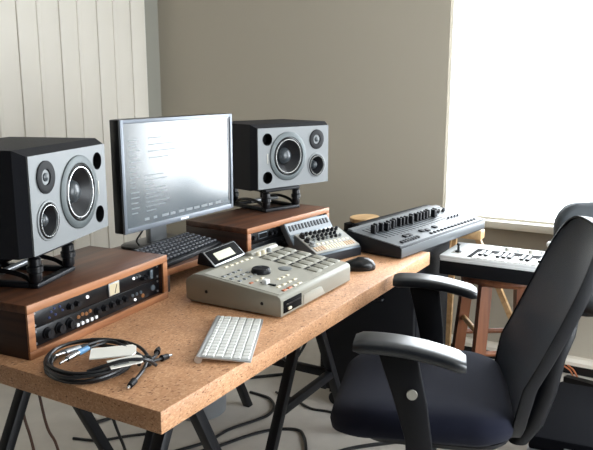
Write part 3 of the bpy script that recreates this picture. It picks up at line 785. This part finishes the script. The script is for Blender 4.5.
# local x runs along the keys (away to -y), local y towards +x (the back)
obj('chassis', MB().box((0, 0, 0), (YW, YD, YH-.014), .006), M_BLK, r)
obj('top_shell', MB().box((0, -.002, YH-.016), (YW, YD, YH), .005), M_WPLAS, r, 'white top shell')
obj('key_bed', MB().box((.104, .012, YH-.002), (YW-.006, .162, YH+.002)), M_HOLE, r)
mb = MB(); nk = 14; kw = (YW-.016-.122)/nk
for i in range(nk): mb.box((.122+i*kw+.0006, .002, YH-.006), (.122+(i+1)*kw-.0006, .098, YH+.004), .0015, 1)
obj('white_keys', mb, M_KEYW, r)
for i in range(nk-1):
    if i % 7 in (2, 6): continue
    x = .122+(i+1)*kw
    obj('black_key', MB().box((x-.0075, .040, YH), (x+.0075, .108, YH+.012), .0025, 1), M_BLKS, r)
p = obj('joystick_plate', MB().box((.030, .050, YH-.001), (.075, .095, YH+.001), .0005), M_MPCL, r)
mb = MB(); mb.lathe([(.014, 0), (.012, .006), (.005, .010), (.004, .026), (.0075, .030), (.006, .037), (0, .038)], 16, T(.052, .072, YH))
obj('joystick', mb, M_BLKS, p)
obj('speaker_dish', lathe([(.032, 0), (.032, .001), (.028, .0015), (.024, .0002), (0, .0002)], 32, T(.115, .205, YH)), M_MPCL, r)
for i in range(5): obj('panel_knob', lathe([(.009, 0), (.008, .012), (0, .013)], 16, T(.21+i*.045, .195, YH)), M_WPLAS if i % 2 else M_MPCL, r)
obj('front_edge', MB().box((.004, -.0035, YH-.022), (YW-.004, .0, YH-.012), .001), M_WPLAS, r)

# pale wooden stand behind the synth, holding up the console's right-hand end
r = thing('wooden_stand', 'pale wooden stand with splayed legs behind the synth, under the console end', 'stand', (2.935, .835, 0))
obj('top_bar', MB().box((-.03, -.055, .70), (.03, .10, .738), .003), M_PALE, r)
for (x0, y0), (x1, y1) in (((.0, -.035), (.20, -.30)), ((.0, .07), (.16, .13)), ((-.01, .085), (-.03, .20))):
    obj('leg', MB().loft([[(x0+a*.012, y0+b_*.012, .70) for a, b_ in ((-1, -1), (1, -1), (1, 1), (-1, 1))], [(x1+a*.012, y1+b_*.012, 0) for a, b_ in ((-1, -1), (1, -1), (1, 1), (-1, 1))]]), M_PALE, r)

# ------------------------------------------------------------------ office chair
TH = math.radians(18)
r = thing('office_chair', 'black office chair with a mesh back and curved armrests pulled up to the desk', 'chair', (1.766, .594, 0), TH)
rings = []
for z, ins, yo in ((.458, .06, 0), (.462, .025, 0), (.478, .004, 0), (.50, 0, 0), (.525, .006, 0), (.542, .03, 0), (.550, .075, 0), (.553, .13, 0)):
    rr_ = []
    for x, y in rrect(.50-2*ins, .475-2*ins, max(.02, .11-ins*.5), 8, 0, .020):
        f = max(0, (y-.05)/.22); rr_.append((x, y, z-.028*f*f+.012*(x/.25)**2))
    rings.append(rr_)
obj('seat', MB().loft(rings), M_SEAT, r, 'dark blue-black fabric seat', ang=60)
obj('seat_pan', MB().loft([[(x, y, z) for x, y in rrect(.42-2*q_, .40-2*q_, .08-q_*.5, 6, 0, -.005)] for z, q_ in ((.436, .05), (.440, .02), (.460, 0), (.468, 0))]), M_BLK, r)
# backrest: curved mesh in a deep plastic rim
prof = [(.452, -.205), (.54, -.212), (.62, -.226), (.69, -.258), (.78, -.296), (.87, -.332), (.946, -.362), (1.0, -.386)]
def by(z):
    for (a, ya), (b_, yb) in zip(prof, prof[1:]):
        if z <= b_: return ya+(yb-ya)*(z-a)/(b_-a)
    return prof[-1][1]
zc, hz, hw = .728, .272, .205
def bp(u, v, off=0.):
    # superellipse-ish mapping of the unit square to the outline
    z = zc+hz*v*(1-.10*abs(u)**6)
    x = hw*(1-.16*max(0, v)**3-.10*max(0, -v)**2)*u*(1-.16*abs(v)**8)
    y = by(z)+.014*u*u-.002+.012*u
    return Vector((x, y-off, z))
def surf(off, nu=24, nv=28):
    return [[bp(-1+2*i/nu, -1+2*j/nv, off) for i in range(nu+1)] for j in range(nv+1)]
mb = MB(); bm = mb.bm; A = surf(0); B = surf(.004)
VA = [[bm.verts.new(p) for p in row] for row in A]; VB = [[bm.verts.new(p) for p in row] for row in B]
for V in (VA, VB):
    for j in range(len(V)-1):
        for i in range(len(V[0])-1): bm.faces.new((V[j][i], V[j][i+1], V[j+1][i+1], V[j+1][i]))
bmesh.ops.recalc_face_normals(bm, faces=bm.faces)
obj('back_mesh', mb, M_MESH, r, 'dark mesh panel', ang=60)
n = 28
edge = [(-1, -1+2*k/n) for k in range(n)]+[(-1+2*k/n, 1) for k in range(n)]+[(1, 1-2*k/n) for k in range(n)]+[(1-2*k/n, -1) for k in range(n)]
mb = MB(); bm = mb.bm; loops = []
for off, sc in ((-.004, 1.0), (-.002, 1.022), (.024, 1.015), (.030, .985), (.016, .975)):
    loops.append([bm.verts.new(Vector((bp(u, v, off).x*sc, bp(u, v, off).y, zc+(bp(u, v, off).z-zc)*sc))) for u, v in edge])
for L0, L1 in zip(loops, loops[1:]+loops[:1]):
    m_ = len(L0)
    for k in range(m_): bm.faces.new((L0[k], L0[(k+1) % m_], L1[(k+1) % m_], L1[k]))
bmesh.ops.recalc_face_normals(bm, faces=bm.faces)
obj('back_rim', mb, M_BLK, r, ang=60)
mb = MB(); mb.loft([[(x, y, z) for x, y in rrect(w_, d_, min(w_, d_)*.45, 5, 0, yy)] for z, w_, d_, yy in ((.40, .11, .05, -.24), (.46, .13, .05, -.275), (.56, .16, .05, -.300), (.66, .17, .05, -.315), (.72, .16, .05, -.335), (.755, .11, .04, -.348), (.765, .05, .02, -.352))])
obj('lumbar_support', mb, M_BLK, r, ang=60)
obj('back_bracket', MB().tube([(0, -.05, .43), (0, -.17, .415), (0, -.235, .42), (0, -.27, .47), (0, -.295, .56)], .026, 10), M_BLKM, r)
for s in (-1, 1): obj('back_screw', cyl((s*.085, -.218, .50), (s*.092, -.218, .50), .006, seg=12), M_STEEL, r)
for s in (-1, 1):
    pad = []; dy = 0 if s < 0 else -.046; dz = .014 if s < 0 else .004
    for k in range(17):
        t_ = k/16; y = .176-.258*t_+dy
        z = .728+dz+.012*math.sin(PI*min(1, t_*.8+.2))-.022*t_**2
        wv = .046*(1-(.16*(1-t_/.07)**2 if t_ < .07 else 0)-(.22*((t_-.92)/.08)**2 if t_ > .92 else 0))
        hv = .017*(.70 if k in (0, 16) else 1)
        xo = s*(.300+.006*t_)
        pad.append([(xo+wv*math.copysign(abs(math.cos(a))**.5, math.cos(a)), y, z+hv*math.copysign(abs(math.sin(a))**.6, math.sin(a))) for a in [2*PI*q/24 for q in range(24)]])
    a_ = obj('armrest_pad', MB().loft(pad), M_PAD, r, 'grey-black curved armrest', ang=50)
    mb = MB(); zt = .722+dz
    mb.prism([(.125+dy, zt), (.032+dy, zt), (.002+dy*.7, .60), (-.013+dy*.5, .50), (-.018, .43), (.045, .43), (.052+dy*.5, .51), (.085+dy*.7, .62)], s*.285-.011, s*.285+.011, 'x', .005)
    p = obj('armrest_post', mb, M_BLK, r)
    obj('bolt', cyl((s*.296, .038+dy*.8, .628), (s*.3005, .038+dy*.8, .628), .013, .0125, 20), M_MPCL if s < 0 else M_STEEL, p, 'pale round bolt head')
    obj('armrest_bracket', MB().box((min(s*.10, s*.296), -.015, .418), (max(s*.10, s*.296), .042, .436), .004), M_BLKM, r)
obj('gas_column', MB().cyl((0, 0, .10), (0, 0, .44), .032, .022, 20), M_BLKM, r)
obj('tilt_box', MB().box((-.09, -.11, .405), (.09, .10, .436), .01), M_BLKM, r)
hub = obj('base_hub', MB().cyl((0, 0, .065), (0, 0, .125), .05, .04, 24, bev=.006), M_BLK, r)
for k in range(5):
    a = 2*PI*k/5+.3; e = Vector((math.cos(a), math.sin(a), 0))
    obj('base_leg', MB().loft([[(e*rad+Vector((-e.y, e.x, 0))*w_*sx+Vector((0, 0, z+h_*sz))) for sx, sz in ((-1, -1), (1, -1), (1, 1), (-1, 1))] for rad, w_, z, h_ in ((.035, .028, .095, .022), (.17, .022, .092, .016), (.30, .017, .078, .012))]), M_BLK, r)
    q = e*.295; tt = Vector((-e.y, e.x, 0))
    mb = MB()
    for sx in (-1, 1): mb.cyl(q+tt*(sx*.010)+Vector((0, 0, .028)), q+tt*(sx*.026)+Vector((0, 0, .028)), .028, seg=20, bev=.003)
    mb.cyl(q+Vector((0, 0, .028)), q+Vector((0, 0, .078)), .009)
    obj('castor', mb, M_BLKM, r)
# second chair by the window
r = thing('office_chair', 'grey padded office chair standing under the bright window, behind the mesh chair', 'chair', (3.02, .19, 0), math.radians(133))
# faces towards -x-ish; local +y is the facing direction
rings = []
for y, ins in ((-.235, .05), (-.23, .015), (-.215, 0), (-.18, 0), (-.165, .015), (-.158, .05)):
    rings.append([(x, y-.10*z, z+.695) for x, z in rrect(.46-2*ins, .34-2*ins, .10-ins*.6, 8)])
obj('backrest', MB().loft(rings), M_BACK2, r, ang=60)
rings = []
for z, ins in ((.425, .04), (.435, .008), (.455, 0), (.475, .008), (.487, .04), (.49, .1)):
    rings.append([(x, y, z+.035) for x, y in rrect(.47-2*ins, .44-2*ins, .09-ins*.4, 8, 0, .02)])
obj('seat', MB().loft(rings), M_BACK2, r, ang=60)
obj('back_bracket', MB().tube([(0, -.02, .44), (0, -.20, .435), (0, -.255, .50), (0, -.225, .64)], .02, 10), M_BLKM, r)
for s in (-1, 1):
    obj('armrest_pad', MB().box((s*.275-.028, -.16, .695), (s*.275+.028, .06, .722), .011, 3), M_WPLAS if s > 0 else M_PAD, r)  # one pad made white, the daylight on it put into its colour
    obj('armrest_post', MB().tube([(s*.275, -.05, .698), (s*.275, -.05, .50), (s*.21, -.03, .45), (s*.1, 0, .45)], .013, 8, smooth=4), M_BLKM, r)
obj('gas_column', MB().cyl((0, 0, .08), (0, 0, .462), .030, .022, 18), M_BLKM, r)
for k in range(5):
    a = 2*PI*k/5+.1; e = Vector((math.cos(a), math.sin(a), 0))
    obj('base_leg', MB().loft([[(e*rad+Vector((-e.y, e.x, 0))*w_*sx+Vector((0, 0, z+h_*sz))) for sx, sz in ((-1, -1), (1, -1), (1, 1), (-1, 1))] for rad, w_, z, h_ in ((.0, .026, .085, .022), (.26, .016, .070, .012))]), M_BLK, r)
    q = e*.255
    obj('castor', MB().cyl(q+Vector((-e.y, e.x, 0))*-.02+Vector((0, 0, .029)), q+Vector((-e.y, e.x, 0))*.02+Vector((0, 0, .029)), .028, seg=18, bev=.003), M_BLKM, r)

# ------------------------------------------------------------------ case, bin and cables on the floor
r = thing('equipment_case', 'flat black equipment case on the floor behind the mesh chair', 'case', (2.16, -.28, 0), math.radians(6))
obj('body', MB().box((0, 0, .006), (.46, .66, .235), .008), M_CASE, r)
obj('lid', MB().box((-.003, -.003, .238), (.463, .663, .285), .008), M_CASE, r)
obj('edge_trim', MB().box((-.006, -.006, .232), (.466, .666, .241), .002), M_STEEL, r, 'thin steel edge')
for y in (.12, .54): obj('latch', MB().box((-.010, y-.02, .20), (-.001, y+.02, .262), .002), M_STEEL, r)
for x in (.04, .42):
    for y in (.04, .62): obj('foot', cyl((x, y, 0), (x, y, .008), .015, seg=12), M_BLK, r)
r = obj('waste_bin', lathe([(.105, 0), (.112, .006), (.124, .36), (.128, .365), (.124, .37), (.120, .36), (.102, .012), (0, .010)], 40), M_BIN)
r.location = (2.17, 1.735, 0); tag(r, 'plain grey round waste bin on the floor under the desk', 'bin')
def cable(pts, rad, m, label, z=None):
    o = obj('cable', MB().tube(pts, rad, 7, smooth=6), m)
    return tag(o, label, 'cable', 'cables on the floor under the desk')
z = .0065
cable([(1.78, 1.63, z), (1.95, 1.54, z), (2.08, 1.52, z), (2.19, 1.475, z), (2.266, 1.452, z), (2.341, 1.47, z), (2.398, 1.526, z), (2.410, 1.58, z), (2.412, 1.64, z)], .0065, M_CABLE, 'black floor cable bending in a hook beside the grey bin')
cable([(1.68, 1.60, z), (1.82, 1.55, z), (1.95, 1.48, z), (2.09, 1.42, z), (2.175, 1.36, z), (2.215, 1.284, z), (2.18, 1.232, z), (2.085, 1.169, z), (1.9, 1.06, z)], .0065, M_CABLE, 'black floor cable making the long loop in front of the trestle leg')
cable([(2.40, 1.12, z), (2.419, 1.242, z), (2.406, 1.321, z), (2.43, 1.393, z), (2.45, 1.45, z), (2.455, 1.50, z), (2.47, 1.54, z)], .0055, M_CABLE, 'thin black floor cable running to the cabinet under the desk')
cable([(1.86, 2.02, z), (2.0, 1.97, z), (2.16, 1.93, z), (2.34, 1.86, z), (2.49, 1.77, z), (2.60, 1.67, z), (2.69, 1.58, z)], .0075, M_CABLE, 'thick black floor cable lying behind the grey bin towards the cabinet')
cable([(1.72, 2.0, z), (1.76, 1.90, z), (1.84, 1.83, z), (1.90, 1.76, z), (1.88, 1.71, z), (1.80, 1.70, z)], .0055, M_CABLE, 'black floor cable curled below the near corner of the desk')
cable([(2.05, 1.10, z), (2.171, 1.05, z), (2.278, .955, z), (2.367, .847, z), (2.397, .719, z), (2.38, .60, z)], .0075, M_CABLE, 'black floor cable curving beneath the mesh office chair')
cable([(3.10, .70, z), (3.173, .751, z), (3.284, .829, z), (3.33, .88, z)], .006, M_CABLE, 'black floor cable behind the legs of the brown stool')
cable([(3.347, .475, .04), (3.335, .440, .025), (3.30, .415, z), (3.2, .36, z)], .004, M_COPPER, 'copper coloured cable at the foot of the wall under the window')
cable([(3.347, .455, .045), (3.335, .425, .03), (3.30, .395, z), (3.2, .33, z)], .004, M_COPPER, 'second copper coloured cable, right of the first at the wall foot')
hang = [((1.172, 1.565, .69), (1.178, 1.565, .47), (1.20, 1.565, .35), (1.24, 1.575, .12), (1.28, 1.65, .0065), (1.34, 1.8, .0065)), ((1.21, 1.565, .69), (1.25, 1.565, .40), (1.285, 1.565, .30), (1.33, 1.575, .10), (1.38, 1.68, .0065), (1.43, 1.84, .0065))]
for i, p in enumerate(hang):
    o = obj('hanging_cable', MB().tube(p, .0042, 7, smooth=6), M_BROWN)
    tag(o, ('thin brown cable hanging from the desk beside the left trestle leg', 'thin brown cable hanging from the desk between the two left trestle legs')[i], 'cable', 'cables hanging under the desk')
for i, p in enumerate((((1.085, 1.545, .69), (1.06, 1.55, .50), (1.00, 1.55, .40), (.985, 1.56, .25), (1.02, 1.65, .0065), (1.1, 1.85, .0065)), ((1.42, 1.54, .69), (1.47, 1.53, .35), (1.54, 1.54, .15), (1.60, 1.62, .0065), (1.75, 1.76, .0065)), ((2.04, 1.16, .69), (2.10, 1.16, .56), (2.08, 1.165, .45), (1.99, 1.17, .40), (1.92, 1.18, .46), (1.88, 1.21, .69)))):
    o = obj('hanging_cable', MB().tube(p, .005, 7, smooth=6), M_CABLE)
    tag(o, ('black cable hanging down left of the trestle at the desk end', 'black cable hanging down behind the near corner of the desk', 'black cable hanging in a loop under the middle of the desk')[i], 'cable', 'cables hanging under the desk')

# ------------------------------------------------------------------ light: overcast daylight through the windows
wd = bpy.data.worlds.new('overcast_sky'); bpy.context.scene.world = wd; wd.use_nodes = True
bg = wd.node_tree.nodes['Background']; bg.inputs['Color'].default_value = (.92, .985, 1.04, 1); bg.inputs['Strength'].default_value = 14.5
def portal(loc, rot, sx, sy):
    l = bpy.data.lights.new('sky_portal', 'AREA'); l.shape = 'RECTANGLE'; l.size = sx; l.size_y = sy
    l.cycles.is_portal = True
    o = bpy.data.objects.new('sky_portal', l); o.location = loc; o.rotation_euler = rot; C.objects.link(o)
portal((XF+.205, (WY0+WY1)/2, (WZ0+WZ1)/2), (0, PI/2, 0), WZ1-WZ0, WY1-WY0)
portal(((SX0+SX1)/2, YR-.205, (SZ0+SZ1)/2), (PI/2, 0, 0), SX1-SX0, SZ1-SZ0)

# ------------------------------------------------------------------ camera
cam = bpy.data.cameras.new('camera'); co = bpy.data.objects.new('camera', cam); C.objects.link(co)
f = 698.453
cam.sensor_fit = 'HORIZONTAL'; cam.sensor_width = 36; cam.lens = f*36/593
hy = (86-225)/f
d1 = Vector((710-296.5, 86-225, f)).normalized(); d2 = Vector((-930-296.5, 86-225, f)).normalized()
up = d1.cross(d2)
if up.y > 0: up = -up
right = Vector((d1.x, d2.x, up.x)); down = Vector((d1.y, d2.y, up.y)); fwd = Vector((d1.z, d2.z, up.z))
R = Matrix((right, -down, -fwd)).transposed()
co.matrix_world = Matrix.Translation((0, 0, 1.345)) @ R.to_4x4()
cam.clip_start = .02
sc = bpy.context.scene
sc.camera = co
sc.view_settings.view_transform = 'Standard'; sc.view_settings.look = 'None'; sc.view_settings.gamma = 1; sc.view_settings.exposure = 0.0
sc.view_settings.use_curve_mapping = False
